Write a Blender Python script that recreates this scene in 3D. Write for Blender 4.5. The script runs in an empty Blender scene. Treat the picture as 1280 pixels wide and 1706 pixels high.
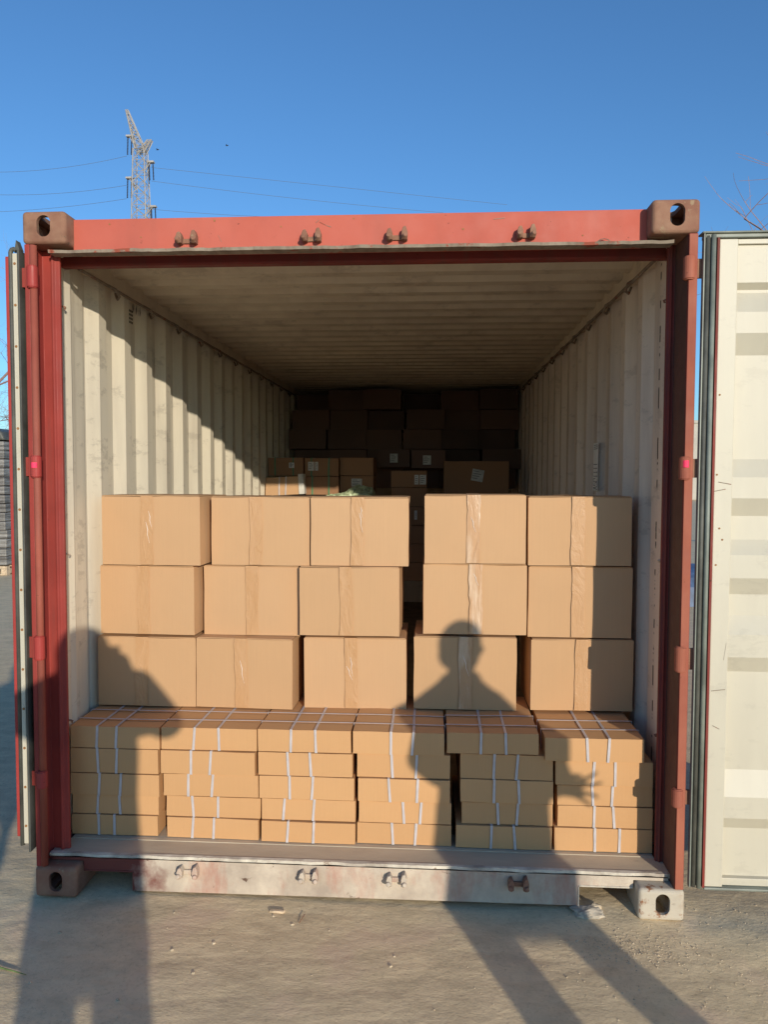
import bpy, bmesh, math, random
from math import sin, cos, pi, radians
from mathutils import Vector, Matrix, noise
random.seed(7)
S = bpy.context.scene
COL = S.collection

# ------------------------------------------------------------ camera, sky, sun
cam_d = bpy.data.cameras.new('Camera'); cam = bpy.data.objects.new('Camera', cam_d); COL.objects.link(cam)
S.camera = cam
yaw, pit, roll = -.0624, -.0489, .0031
fw = Vector((sin(yaw)*cos(pit), cos(yaw)*cos(pit), sin(pit)))
r0 = Vector((cos(yaw), -sin(yaw), 0)); u0 = r0.cross(fw)
rt = r0*cos(roll)+u0*sin(roll); up = -r0*sin(roll)+u0*cos(roll)
M = Matrix((rt, up, -fw)).transposed().to_4x4(); M.translation = Vector((1.5098, -2.7470, 1.6252))
cam.matrix_world = M
cam_d.sensor_fit = 'VERTICAL'; cam_d.sensor_height = 36; cam_d.lens = 1258.99/1706*36
cam_d.clip_start = .01; cam_d.clip_end = 3000

AZ, EL = radians(23.5), radians(12.5)
W = bpy.data.worlds.new('World'); S.world = W; W.use_nodes = True
nt = W.node_tree; bg = nt.nodes['Background']
sky = nt.nodes.new('ShaderNodeTexSky'); sky.sky_type = 'NISHITA'; sky.sun_disc = False
sky.sun_elevation = EL; sky.sun_rotation = pi-AZ
sky.air_density = 1.0; sky.dust_density = .3; sky.ozone_density = 4.0
tn = nt.nodes.new('ShaderNodeMix'); tn.data_type = 'RGBA'; tn.blend_type = 'MULTIPLY'; tn.inputs[0].default_value = 1; tn.inputs[7].default_value = (.70, .92, 1.05, 1)
nt.links.new(sky.outputs[0], tn.inputs[6]); nt.links.new(tn.outputs[2], bg.inputs[0]); bg.inputs[1].default_value = .15
sd = bpy.data.lights.new('Sun', 'SUN'); sun = bpy.data.objects.new('Sun', sd); COL.objects.link(sun)
sd.energy = 3.5; sd.angle = radians(.55); sd.color = (1, .9, .74)
sun.rotation_euler = Vector((-sin(AZ)*cos(EL), cos(AZ)*cos(EL), -sin(EL))).to_track_quat('-Z', 'Y').to_euler()
S.view_settings.view_transform = 'Standard'; S.view_settings.look = 'None'; S.view_settings.exposure = .16
S.cycles.max_bounces = 10; S.cycles.diffuse_bounces = 6

# ------------------------------------------------------------ materials
class NT:
    def __init__(s, name):
        s.m = bpy.data.materials.new(name); s.m.use_nodes = True; s.n = s.m.node_tree.nodes; s.l = s.m.node_tree.links
        s.b = s.n['Principled BSDF']; s.tc = s.n.new('ShaderNodeTexCoord').outputs['Object']
        oi = s.n.new('ShaderNodeObjectInfo'); s.rnd = oi.outputs['Random']
        v = s.n.new('ShaderNodeVectorMath'); v.operation = 'MULTIPLY_ADD'
        cx = s.n.new('ShaderNodeCombineXYZ')
        for i in range(3): s.l.new(s.rnd, cx.inputs[i])
        s.l.new(cx.outputs[0], v.inputs[0]); v.inputs[1].default_value = (37, 23, 51); s.l.new(s.tc, v.inputs[2]); s.co = v.outputs[0]
    def vec(s, scale, src=None):
        v = s.n.new('ShaderNodeVectorMath'); v.operation = 'MULTIPLY'; s.l.new(src or s.co, v.inputs[0]); v.inputs[1].default_value = scale
        return v.outputs[0]
    def noise(s, scale, stretch=(1, 1, 1), detail=6, rough=.6, lo=.35, hi=.65, dist=0, src=None):
        t = s.n.new('ShaderNodeTexNoise'); s.l.new(s.vec(stretch, src), t.inputs['Vector'])
        t.inputs['Scale'].default_value = scale; t.inputs['Detail'].default_value = detail; t.inputs['Roughness'].default_value = rough
        t.inputs['Distortion'].default_value = dist
        r = s.n.new('ShaderNodeMapRange'); s.l.new(t.outputs['Fac'], r.inputs[0]); r.inputs[1].default_value = lo; r.inputs[2].default_value = hi
        return r.outputs[0]
    def mix(s, f, a, b):
        m = s.n.new('ShaderNodeMix'); m.data_type = 'RGBA'
        if isinstance(f, (int, float)): m.inputs[0].default_value = f
        else: s.l.new(f, m.inputs[0])
        for k, v in ((6, a), (7, b)):
            if isinstance(v, tuple): m.inputs[k].default_value = (*v, 1)
            else: s.l.new(v, m.inputs[k])
        return m.outputs[2]
    def math(s, op, a, b=None, c=None):
        m = s.n.new('ShaderNodeMath'); m.operation = op
        for k, v in enumerate((a, b, c)):
            if v is None: continue
            if isinstance(v, (int, float)): m.inputs[k].default_value = v
            else: s.l.new(v, m.inputs[k])
        return m.outputs[0]
    def axis(s, i, src=None):
        x = s.n.new('ShaderNodeSeparateXYZ'); s.l.new(src or s.tc, x.inputs[0]); return x.outputs[i]
    def col(s, c, rough=.7, metal=0, spec=None):
        if isinstance(c, tuple): s.b.inputs['Base Color'].default_value = (*c, 1)
        else: s.l.new(c, s.b.inputs['Base Color'])
        if isinstance(rough, (int, float)): s.b.inputs['Roughness'].default_value = rough
        else: s.l.new(rough, s.b.inputs['Roughness'])
        s.b.inputs['Metallic'].default_value = metal
        if spec is not None: s.b.inputs['Specular IOR Level'].default_value = spec
    def bump(s, h, strength=.3, dist=.01):
        b = s.n.new('ShaderNodeBump'); s.l.new(h, b.inputs['Height']); b.inputs['Strength'].default_value = strength; b.inputs['Distance'].default_value = dist
        s.l.new(b.outputs[0], s.b.inputs['Normal'])

def painted(name, c, c2, dirt=(.10, .07, .05), rust=(.13, .05, .025), dirt_lo=.5, rust_lo=.62, rough=.5, streak=(6, 6, .6), sc=3, bump=.15, dirt_amt=.6):
    m = NT(name)
    a = m.mix(m.noise(sc), c, c2)
    d = m.noise(sc*1.3, streak, lo=dirt_lo, hi=dirt_lo+.3)
    d = m.math('MULTIPLY', d, dirt_amt)
    a = m.mix(d, a, dirt)
    r = m.noise(14, detail=8, rough=.7, lo=rust_lo, hi=rust_lo+.05)
    a = m.mix(r, a, rust)
    ch = m.math('MULTIPLY', m.noise(38, (1, 1, 1.4), detail=5, rough=.65, lo=.68, hi=.69), m.noise(4, detail=3, lo=.45, hi=.6))
    a = m.mix(ch, a, tuple(x*.45 for x in rust))
    m.col(a, m.math('MULTIPLY_ADD', m.noise(9), .25, rough+.05), spec=.3)
    m.bump(m.math('ADD', m.noise(5, lo=0, hi=1), m.math('SUBTRACT', m.math('MULTIPLY', m.noise(60, lo=0, hi=1), .15), m.math('MULTIPLY', ch, .3))), bump, .01)
    return m.m

MT = {}
MT['red'] = painted('faded_red_paint', (.36, .10, .065), (.28, .065, .045), dirt=(.20, .08, .06), rust_lo=.66, dirt_amt=.5)
MT['strip'] = painted('dull_orange_red_paint', (.38, .125, .075), (.30, .085, .055), dirt=(.20, .07, .045), rust_lo=.64, streak=(4, 4, .5), dirt_amt=.6, rough=.6)
MT['salmon'] = painted('sun_bleached_red_paint', (.54, .135, .092), (.48, .108, .074), dirt=(.33, .10, .07), rust_lo=.69, streak=(2, 2, .5), dirt_amt=.5, sc=2)
MT['post_red'] = painted('post_red_paint', (.34, .050, .038), (.25, .038, .030), dirt=(.19, .06, .05), rust_lo=.67, dirt_amt=.6)
MT['shade_grime'] = painted('shaded_grimy_brown', (.11, .055, .042), (.14, .06, .045), rust_lo=.7)  # dark brown paints in the post channel's shade along with its grime
MT['bright_red'] = painted('bright_red_paint', (.40, .050, .045), (.33, .045, .035), rust_lo=.70, rough=.35, dirt_amt=.4)
MT['rust_brown'] = painted('rusty_brown_paint', (.25, .115, .075), (.33, .19, .125), dirt=(.12, .05, .03), rust=(.34, .24, .15), rust_lo=.60, rough=.8, streak=(1, 1, 1), sc=9)
MT['inner_red'] = painted('inner_dark_red_paint', (.24, .04, .030), (.17, .035, .028), rust_lo=.66)
MT['green'] = NT('green_spray_paint').m; MT['green'].node_tree.nodes['Principled BSDF'].inputs['Base Color'].default_value = (.33, .85, .02, 1)
def plain(name, c, rough=.7, metal=0, v=.15, sc=20, spec=None):
    m = NT(name); m.col(m.mix(m.noise(sc), tuple(x*(1-v) for x in c), tuple(min(1, x*(1+v)) for x in c)), rough, metal, spec); return m.m
MT['pink'] = plain('pink_hinge_glint', (.95, .05, .13), .25, v=.05)  # pink that stands for glare on the hinges
MT['gasket'] = plain('weathered_rubber', (.085, .085, .072), .6, v=.35, sc=8)
MT['gasket2'] = plain('grey_green_rubber', (.20, .22, .185), .5, v=.3, sc=6)
MT['gutter'] = painted('peeling_grey_strip', (.22, .175, .13), (.32, .26, .20), dirt=(.10, .05, .035), rust=(.30, .08, .05), rust_lo=.57, dirt_lo=.45, streak=(3, 1, 1), sc=8, rough=.8)
MT['label'] = plain('paper_label', (.62, .60, .54), .7, v=.12)
MT['white'] = plain('white_label', (.92, .90, .84), .6, v=.04)
MT['ink'] = plain('dark_ink', (.05, .045, .04), .8)

def cream(name, base, base2, dirty, seam=False, amt=.55, scuff=.6, rust_lo=.70):
    m = NT(name)
    a = m.mix(m.noise(1.6), base, base2)
    a = m.mix(m.math('MULTIPLY', m.noise(2.2, (3, 3, .35), lo=.45, hi=.75), amt), a, dirty)
    a = m.mix(m.math('MULTIPLY', m.noise(5, (1, 1, 2.2), detail=9, rough=.75, lo=.56, hi=.62), scuff*.5), a, tuple(x*.55 for x in dirty))
    a = m.mix(m.noise(22, detail=7, rough=.7, lo=rust_lo, hi=rust_lo+.03), a, (.12, .06, .035))
    if seam:   # rusty crack line in the right wall
        y = m.axis(1); z = m.axis(2)
        t = m.math('LESS_THAN', m.math('ABSOLUTE', m.math('SUBTRACT', m.math('ADD', y, m.math('MULTIPLY', m.noise(3, (0, 0, 1), lo=0, hi=1), .018)), .335)), .0065)
        k = m.noise(9, (0, 0, 1), detail=3, lo=.50, hi=.53)
        a = m.mix(m.math('MULTIPLY', t, k), a, (.03, .018, .012))
    m.col(a, .5)
    m.bump(m.math('ADD', m.noise(3, lo=0, hi=1), m.math('MULTIPLY', m.noise(45, lo=0, hi=1), .1)), .12, .012)
    return m.m
MT['cream'] = cream('cream_wall_paint', (.74, .67, .53), (.68, .62, .50), (.42, .36, .29))
MT['cream_seam'] = cream('cream_wall_paint_cracked', (.80, .68, .56), (.72, .61, .51), (.50, .41, .34), True, .8)
MT['cream_door'] = cream('cream_door_paint', (.57, .525, .415), (.53, .49, .39), (.42, .375, .30), amt=.35, scuff=.25, rust_lo=.735)
MT['roof'] = cream('cream_roof_paint', (.74, .62, .46), (.64, .53, .39), (.48, .37, .27), amt=.6)
MT['rivet'] = plain('rusty_rivet', (.30, .14, .05), .8)

m = NT('sill_paint')        # faded cream over red paint, scuffed
a = m.mix(m.noise(5, (1, 1, .8), detail=8, rough=.7), (.62, .53, .42), (.38, .31, .25))
a = m.mix(m.math('MULTIPLY', m.noise(6, (1, 1, .35), detail=9, rough=.7, lo=.48, hi=.66), .75), a, (.42, .17, .12))
a = m.mix(m.noise(11, (1, 1, 2), detail=9, rough=.75, lo=.62, hi=.66), a, (.12, .07, .05))
lx = m.n.new('ShaderNodeMapRange'); m.l.new(m.math('ADD', m.axis(0), m.math('MULTIPLY', m.noise(7, detail=8), .12)), lx.inputs[0]); lx.inputs[1].default_value = .52; lx.inputs[2].default_value = .44
a = m.mix(lx.outputs[0], a, (.17, .045, .035))
m.col(a, m.math('MULTIPLY_ADD', m.noise(7), .35, .4), spec=.3); m.bump(m.noise(8, lo=0, hi=1, detail=9), .45, .008)
MT['sill'] = m.m
m = NT('threshold_plate')
a = m.mix(m.noise(5, (.6, 2, 1)), (.56, .475, .35), (.46, .385, .285))
a = m.mix(m.noise(13, (1, 2, 1), detail=9, rough=.8, lo=.60, hi=.68), a, (.42, .36, .28))
a = m.mix(m.noise(6, (1, 1, 1), detail=9, rough=.8, lo=.62, hi=.70), a, (.30, .22, .165))
m.col(a, .7); m.bump(m.noise(20, lo=0, hi=1, detail=8), .3, .005)
MT['plate'] = m.m
MT['lip'] = painted('worn_bright_edge', (.74, .68, .56), (.40, .34, .28), rust=(.25, .16, .11), rust_lo=.62, rough=.45, streak=(1, 1, 1), sc=9, bump=.5)
MT['casting_w'] = painted('worn_cream_casting', (.54, .48, .38), (.47, .42, .34), dirt=(.32, .20, .12), rust=(.26, .12, .06), rust_lo=.60, dirt_lo=.52, streak=(2, 2, 2), sc=5)
MT['steel_dark'] = painted('dark_underframe', (.07, .03, .025), (.05, .025, .02), rust_lo=.6)
MT['floor'] = plain('plywood_floor', (.20, .13, .08), .8, v=.3, sc=6)

def cardboard(name, c, c2):
    m = NT(name)
    a = m.mix(m.math('MULTIPLY', m.rnd, 1.0), c, c2)
    d = m.noise(4, lo=.3, hi=.7); a = m.mix(m.math('MULTIPLY', d, .30), a, tuple(x*.86 for x in c))
    f = m.noise(170, (1, 1, .02), detail=2, lo=.3, hi=.7); a = m.mix(m.math('MULTIPLY', f, .10), a, tuple(x*.72 for x in c))
    s = m.noise(7, detail=8, rough=.75, lo=.66, hi=.72); a = m.mix(m.math('MULTIPLY', s, .22), a, tuple(x*.6 for x in c))
    st = m.noise(2.2, detail=3, lo=.50, hi=.75); a = m.mix(m.math('MULTIPLY', st, .25), a, (c[0]*1.08, c[1]*.98, c[2]*.92))
    sc = m.noise(26, (1, 1, 3), detail=8, rough=.8, lo=.70, hi=.73); a = m.mix(m.math('MULTIPLY', sc, .35), a, (c[0]*1.25, c[1]*1.3, c[2]*1.4))
    m.col(a, .75, spec=.25)
    m.bump(m.math('ADD', m.noise(3.5, lo=0, hi=1, detail=3), m.math('MULTIPLY', f, .03)), .28, .012)
    return m.m
MT['card'] = cardboard('cardboard', (.57, .35, .19), (.53, .32, .165))
MT['card2'] = cardboard('cardboard_yellowish', (.61, .35, .165), (.56, .315, .145))
MT['card3'] = cardboard('cardboard_brown_shaded', (.36, .195, .10), (.30, .16, .085))  # board darkened to put the interior's shade into its colour
MT['card4'] = cardboard('cardboard_far_shade', (.19, .11, .08), (.075, .052, .042))  # darkest copy of the board, paints in the gloom of the far end
m = NT('packing_tape')
a = m.mix(m.noise(12, (1, 1, .3)), (.50, .28, .13), (.54, .32, .165))
w = m.noise(16, (1, 1, .45), detail=5, dist=2.5, lo=.60, hi=.66)
m.col(a, m.math('MULTIPLY_ADD', w, -.25, .48), spec=.45); m.bump(m.noise(16, (1, 1, .45), detail=5, dist=2.5, lo=.4, hi=.8), .45, .004)
MT['tape'] = m.m
m = NT('clear_tape')
a = m.mix(m.noise(14, (1.5, 1, .25), detail=6, lo=.45, hi=.6), (.53, .31, .165), (.66, .48, .33))
m.col(a, .3, spec=.5); m.bump(m.noise(14, (1.5, 1, .3), detail=6, dist=1.5, lo=.3, hi=.8), .6, .005)
MT['tape2'] = m.m
MT['strap'] = plain('white_plastic_strap', (.53, .49, .49), .35, v=.1)
MT['strap_g'] = plain('green_plastic_strap', (.06, .22, .10), .4, v=.1)
MT['film'] = plain('pale_green_film', (.45, .52, .32), .3, v=.3, sc=30)
MT['crease_glint'] = plain('pale_crease_glint', (.85, .82, .76), .2, v=.1)  # pale colour paints the glints on wrinkled tape

# ------------------------------------------------------------ mesh helpers
def tag(o, label=None, cat=None, group=None, kind=None):
    for k, v in (('label', label), ('category', cat), ('group', group), ('kind', kind)):
        if v: o[k] = v
    return o
def empty(name, loc=(0, 0, 0), rz=0):
    o = bpy.data.objects.new(name, None); COL.objects.link(o); o.location = loc; o.rotation_euler.z = rz; o.empty_display_size = .1
    return o
class MB:
    def __init__(s): s.v = []; s.f = []; s.mi = []; s.cur = 0
    def add(s, vs, fs):
        o = len(s.v); s.v += [tuple(v) for v in vs]
        for f in fs: s.f.append([i+o for i in f]); s.mi.append(s.cur)
        return s
    def box(s, x0, x1, y0, y1, z0, z1):
        return s.add([(x, y, z) for x in (x0, x1) for y in (y0, y1) for z in (z0, z1)],
              [(0, 1, 3, 2), (4, 6, 7, 5), (0, 4, 5, 1), (2, 3, 7, 6), (0, 2, 6, 4), (1, 5, 7, 3)])
    def obox(s, c, ax, ay, az):     # oriented box: centre and three half vectors
        c, ax, ay, az = map(Vector, (c, ax, ay, az))
        return s.add([c+i*ax+j*ay+k*az for i in (-1, 1) for j in (-1, 1) for k in (-1, 1)],
              [(0, 1, 3, 2), (4, 6, 7, 5), (0, 4, 5, 1), (2, 3, 7, 6), (0, 2, 6, 4), (1, 5, 7, 3)])
    def tube(s, pts, rad, n=8, caps=True):
        pts = [Vector(p) for p in pts]; R = rad if isinstance(rad, (list, tuple)) else [rad]*len(pts)
        vs = []; fs = []; N = len(pts); prev = None
        for i, p in enumerate(pts):
            d = (pts[min(i+1, N-1)]-pts[max(i-1, 0)])
            d = d.normalized() if d.length > 1e-9 else Vector((0, 0, 1))
            a = d.cross(Vector((0, 0, 1)) if abs(d.z) < .9 else Vector((1, 0, 0))).normalized()
            if prev is not None:
                q = prev-prev.dot(d)*d
                if q.length > 1e-6: a = q.normalized()
            prev = a; b = d.cross(a)
            for k in range(n): t = 2*pi*k/n; vs.append(p+R[i]*(a*cos(t)+b*sin(t)))
        for i in range(N-1):
            for k in range(n): fs.append((i*n+k, i*n+(k+1) % n, (i+1)*n+(k+1) % n, (i+1)*n+k))
        if caps: fs.append(tuple(range(n))[::-1]); fs.append(tuple(range((N-1)*n, N*n)))
        return s.add(vs, fs)
    def prism(s, poly, a0, a1, axis='z'):   # poly in the other two axes, CCW
        n = len(poly)
        def P(p, t): return (p[0], p[1], t) if axis == 'z' else ((p[0], t, p[1]) if axis == 'y' else (t, p[0], p[1]))
        vs = [P(p, a0) for p in poly]+[P(p, a1) for p in poly]
        fs = [tuple(range(n))[::-1], tuple(range(n, 2*n))]+[(i, (i+1) % n, n+(i+1) % n, n+i) for i in range(n)]
        return s.add(vs, fs)
    def build(s, name, mat, parent=None, bevel=0, smooth=False, seg=2, fix=True):
        me = bpy.data.meshes.new(name); me.from_pydata(s.v, [], s.f)
        mats = mat if isinstance(mat, (list, tuple)) else [mat]
        for q in mats: me.materials.append(MT[q] if isinstance(q, str) else q)
        if len(mats) > 1: me.polygons.foreach_set('material_index', s.mi)
        if fix:
            bm = bmesh.new(); bm.from_mesh(me); bmesh.ops.recalc_face_normals(bm, faces=bm.faces); bm.to_mesh(me); bm.free()
        if smooth: me.polygons.foreach_set('use_smooth', [True]*len(me.polygons))
        o = bpy.data.objects.new(name, me); COL.objects.link(o)
        if parent: o.parent = parent
        if bevel:
            b = o.modifiers.new('bevel', 'BEVEL'); b.width = bevel; b.segments = seg; b.limit_method = 'ANGLE'; b.angle_limit = radians(35)
            b.harden_normals = False
        return o
def cut(o, cutter):    # boolean difference baked into the mesh, cutter removed
    md = o.modifiers.new('cut', 'BOOLEAN'); md.operation = 'DIFFERENCE'; md.object = cutter; md.solver = 'EXACT'
    bpy.context.view_layer.update()
    dg = bpy.context.evaluated_depsgraph_get()
    me = bpy.data.meshes.new_from_object(o.evaluated_get(dg)); old = o.data
    o.modifiers.clear(); o.data = me; bpy.data.meshes.remove(old)
    bpy.data.objects.remove(cutter)
def oval(a0, a1, cx, cy, w, h, axis, n=28):
    pts = []
    r = min(w, h)/2
    for k in range(n):
        t = 2*pi*k/n; x = cos(t)*r; y = sin(t)*r
        if h > w: y += (h/2-r)*(1 if y >= 0 else -1)
        else: x += (w/2-r)*(1 if x >= 0 else -1)
        pts.append((cx+x, cy+y))
    return MB().prism(pts, a0, a1, axis)

# ------------------------------------------------------------ ground
def gh(x, y):
    h = .006*noise.noise(Vector((x*.9, y*.9, 0)))+.0022*noise.noise(Vector((x*2.7+5, y*3.3, 1)))+.0018*noise.noise(Vector((x*9, y*11, 2)))
    h += .0022*max(0, noise.noise(Vector((x*26, y*34, 3)))-.15)+.0008*noise.noise(Vector((x*60, y*60, 4)))
    rr = abs(noise.noise(Vector((x*1.6+y*2.2, y*6-x*1.2, 7))))
    h -= .0014*max(0, .16-rr)/.16
    # small drift of dirt against the right corner casting
    h += .016*math.exp(-((x-2.2)**2/.06+(y-.12)**2/.03))
    return h-.008
def axis_pts(a, b, fa, fb, step):
    p = [a]
    t = fa
    out = []
    x = fa
    while x < fb: out.append(x); x += step
    out.append(fb)
    lo = []; d = step; x = fa
    while x > a: d *= 1.35; x -= d; lo.append(max(x, a))
    hi = []; d = step; x = fb
    while x < b: d *= 1.35; x += d; hi.append(min(x, b))
    return lo[::-1]+out+hi
xs = axis_pts(-900, 900, -1.2, 4.0, .0125); ys = axis_pts(-300, 1500, -1.3, .45, .0125)
vs = []
for y in ys:
    for x in xs:
        f = 1 if (-1.3 <= x <= 4.1 and -1.4 <= y <= 2) else .3
        vs.append((x, y, gh(x, y)*f if abs(x) < 60 and abs(y) < 60 else -.01))
nx = len(xs)
g = MB(); g.add(vs, [(j*nx+i, j*nx+i+1, (j+1)*nx+i+1, (j+1)*nx+i) for j in range(len(ys)-1) for i in range(nx-1)])
m = NT('dirt')
a = m.mix(m.noise(1.3, detail=5, src=m.tc), (.82, .64, .40), (.75, .60, .38))
a = m.mix(m.noise(6, (1, 1.6, 1), detail=9, rough=.7, lo=.42, hi=.72, src=m.tc), a, (.58, .46, .29))
a = m.mix(m.math('MULTIPLY', m.noise(70, detail=7, rough=.75, lo=.52, hi=.68, src=m.tc), .45), a, (.38, .30, .19))
a = m.mix(m.math('MULTIPLY', m.noise(2.3, detail=4, lo=.56, hi=.68, src=m.tc), .5), a, (.74, .54, .38))
m.col(a, .95, spec=.15)
m.bump(m.math('ADD', m.noise(55, (1, 1.4, 1), detail=8, rough=.72, lo=0, hi=1, src=m.tc), m.math('MULTIPLY', m.noise(9, (1, 2, 1), detail=6, lo=0, hi=1, src=m.tc), 1.5)), .35, .01)
MT['dirt'] = m.m
tag(g.build('ground', 'dirt', smooth=True, fix=False), kind='structure')

# ------------------------------------------------------------ shipping container
H = 2.591; Wd = 2.438; L = 6.058
K = tag(empty('shipping_container'), 'open red shipping container with cream interior, stacked full of brown cartons', 'shipping container')

def casting(x0, top, front, mat):
    x1 = x0+.162; z0 = H-.118 if top else 0; z1 = z0+.118
    y0, y1 = (-.006, .172) if front else (L-.172, L+.006)
    if x0 < 1: x0 -= .004
    else: x1 += .004
    o = MB().box(x0, x1, y0, y1, z0, z1).build('corner_casting', mat, K)
    t = .016
    b = o.modifiers.new('bevel', 'BEVEL'); b.width = .015; b.segments = 4
    cut(o, MB().box(x0+t, x1-t, y0+t, y1-t, z0+t, z1-t).build('c', mat))
    cx = (x0+x1)/2; cy = (y0+y1)/2; cz = z0+.059
    if front: cut(o, oval(y0-.02, y0+.05, cx+(.004 if x0 > 1 else .0), cz+.004, .052, .078, 'y').build('c', mat))
    ox = (x0-.02, x0+.05) if x0 < 1 else (x1-.05, x1+.02)
    cut(o, oval(ox[0], ox[1], cy, cz, .08, .052, 'x').build('c', mat))
    cut(o, oval((z1-.05) if top else z0-.02, (z1+.02) if top else z0+.05, cx, cy, .064, .124, 'z').build('c', mat))
    return o
for fr in (True, False):
    for tp in (True, False):
        for x0 in (0, Wd-.162):
            casting(x0, tp, fr, 'rust_brown' if not (fr and not tp and x0 > 1) else 'casting_w')

# posts: outer leg, recessed channel and inner return
def post(mir, mat):
    def X(x): return Wd-x if mir else x
    prof = [(.001, .0), (.020, .0), (.022, .01), (.022, .09), (.058, .088), (.062, .076), (.070, .076), (.074, .084), (.092, .086), (.092, .10), (.001, .10)]
    if mir: prof = [(.001, -.002), (.032, -.002), (.034, .004), (.034, .14), (.044, .14), (.045, .134), (.050, .134), (.051, .14), (.062, .143), (.062, .157), (.001, .157)]
    z0, z1 = .118, H-.118
    p = MB().prism([(X(a), b) for a, b in prof], z0, z1, 'z')
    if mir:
        p.mi[4] = 1  # channel side turned from the sun gets the painted shade
    o = p.build('corner_post', [mat, 'shade_grime'] if mir else mat, K, bevel=.003)
    # hinge tube running down the post's outer edge with hinge barrels on it
    r = MB().tube([(X(.032), .006, .122), (X(.032), .006, H-.122)], .0135, 14) if not mir else MB().box(X(.032), X(.004), -.006, -.0025, .122, H-.122)
    MT_r = 'red' if not mir else 'strip'
    q = r.build('hinge_rod' if not mir else 'post_facing', MT_r, o, smooth=not mir)
    for (za, zb) in ((2.315, 2.39), (1.615, 1.69), (.925, 1.01), (.43, .49)):
        h = MB().tube([(X(.030), .001, za), (X(.030), .001, zb)], .020, 18)
        h.tube([(X(.030), .001, za-.004), (X(.030), .001, zb+.004)], .0165, 18)
        hb = h.build('hinge_barrel', 'bright_red' if not mir else 'strip', o, bevel=.002)
        hl = MB().obox((X(-.004), .012, (za+zb)/2), (.02, 0, 0), (0, .006, 0), (0, 0, (zb-za)/2-.002)) if not mir else MB().obox((X(-.008), .010, (za+zb)/2), (.014, 0, 0), (0, .006, 0), (0, 0, (zb-za)/2-.004))
        hl.build('hinge_blade', 'post_red' if not mir else 'rust_brown', hb, bevel=.001)
    return o
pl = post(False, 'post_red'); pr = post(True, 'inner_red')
mk = MB(); mk.tube([(.031, -.0085, 1.648), (.031, -.0085, 1.668)], .0135, 14); mk.build('hinge_glint', 'pink', pl)  # pink band paints the sun glint on the left hinge barrel
mk = MB(); mk.tube([(Wd-.031, -.0115, 1.655), (Wd-.031, -.0115, 1.68)], .0115, 14); mk.build('hinge_glint', 'pink', pr)  # matching pink band paints the glare on the right hinge
mk = MB().obox((.032, -.0085, .448), (.012, 0, 0), (0, .0018, 0), (0, 0, .0085)); mk.build('paint_mark', 'green', pl, bevel=.0015)

# header (door top rail)
hd = MB().box(.158, Wd-.158, .062, .14, 2.462, 2.580).build('door_header', 'salmon', K, bevel=.004)
hx = MB()
n = 90
vs = []; fs = []
for i in range(n+1):
    x = .078+(Wd-.075-.078)*i/n
    w = .0025*noise.noise(Vector((x*9, 0, 0)))+.0015*noise.noise(Vector((x*40, 0, 3)))
    yf = .028+.004*noise.noise(Vector((x*14, 5, 0)))
    vs += [(x, yf, 2.447+w), (x, yf-.002, 2.458+w*1.6), (x, .08, 2.4625), (x, .08, 2.447)]
for i in range(n):
    for k in range(4): fs.append((4*i+k, 4*i+(k+1) % 4, 4*i+4+(k+1) % 4, 4*i+4+k))
fs += [(0, 1, 2, 3), tuple(4*n+k for k in (3, 2, 1, 0))]
hx.add(vs, fs).build('rain_gutter', 'gutter', hd)
MB().prism([(.20, 2.51), (.20, 2.452), (.206, 2.445), (.245, 2.445), (.245, 2.51)], .03, Wd-.03, 'x').build('header_flange', 'inner_red', hd, bevel=.002)
MB().box(.05, Wd-.05, .141, .32, 2.512, 2.575).build('header_plate', 'roof', hd)

b = MB()
for (x, z, q) in ((.70, 2.566, .004), (1.22, 2.565, .003), (.42, 2.51, .003), (1.62, 2.52, .004), (.95, 2.54, .003), (2.05, 2.49, .003), (.30, 2.56, .0035)): MB().tube([(x, .0605, z), (x, .0625, z)], q, 8).build('rust_spot', 'rivet', hd)
b = MB()
for (x, z, dx, dz) in ((1.105, 2.548, .012, -.006), (1.085, 2.556, .006, .005), (1.128, 2.538, .008, -.003), (.72, 2.50, .006, -.012), (1.75, 2.555, .02, .002)): b.obox((x, .0612, z), (dx, 0, dz), (0, .0008, 0), (0, 0, .0011))
b.build('scratches', 'gutter', hd)
b = MB(); b.tube([(2.10+.012*i, .052-.004*(i%2), 2.464+.010*sin(i*.8)) for i in range(8)], .0016, 5); b.build('bent_wire', 'gutter', hd)
def keeper(x, z, w, mat, parent, lean=0):     # cam keeper: two lugs on a little plate
    b = MB()
    y = .037 if z < 1 else .05
    b.box(x-w/2-.006, x+w/2+.006, y+.004, y+.013, z-.014, z+.004)
    for sx, hh in ((-1, .020), (1, .026)):
        cx = x+sx*w/2
        b.prism([(cx-.010, z-.018), (cx+.010, z-.018), (cx+.011, z+hh*.4), (cx+.004, z+hh+.004), (cx-.006, z+hh), (cx-.011, z+hh*.3)], y-.022, y+.012, 'y')
        b.tube([(cx, y-.016, z-.010), (cx+sx*.004, y-.034, z-.004)], [.012, .008], 10)
    return b.build('cam_keeper', mat, parent, bevel=.003)
for x, w in ((.60, .055), (1.066, .05), (1.38, .055), (1.846, .045)):
    keeper(x, 2.496, w, 'rust_brown', hd)

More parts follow.
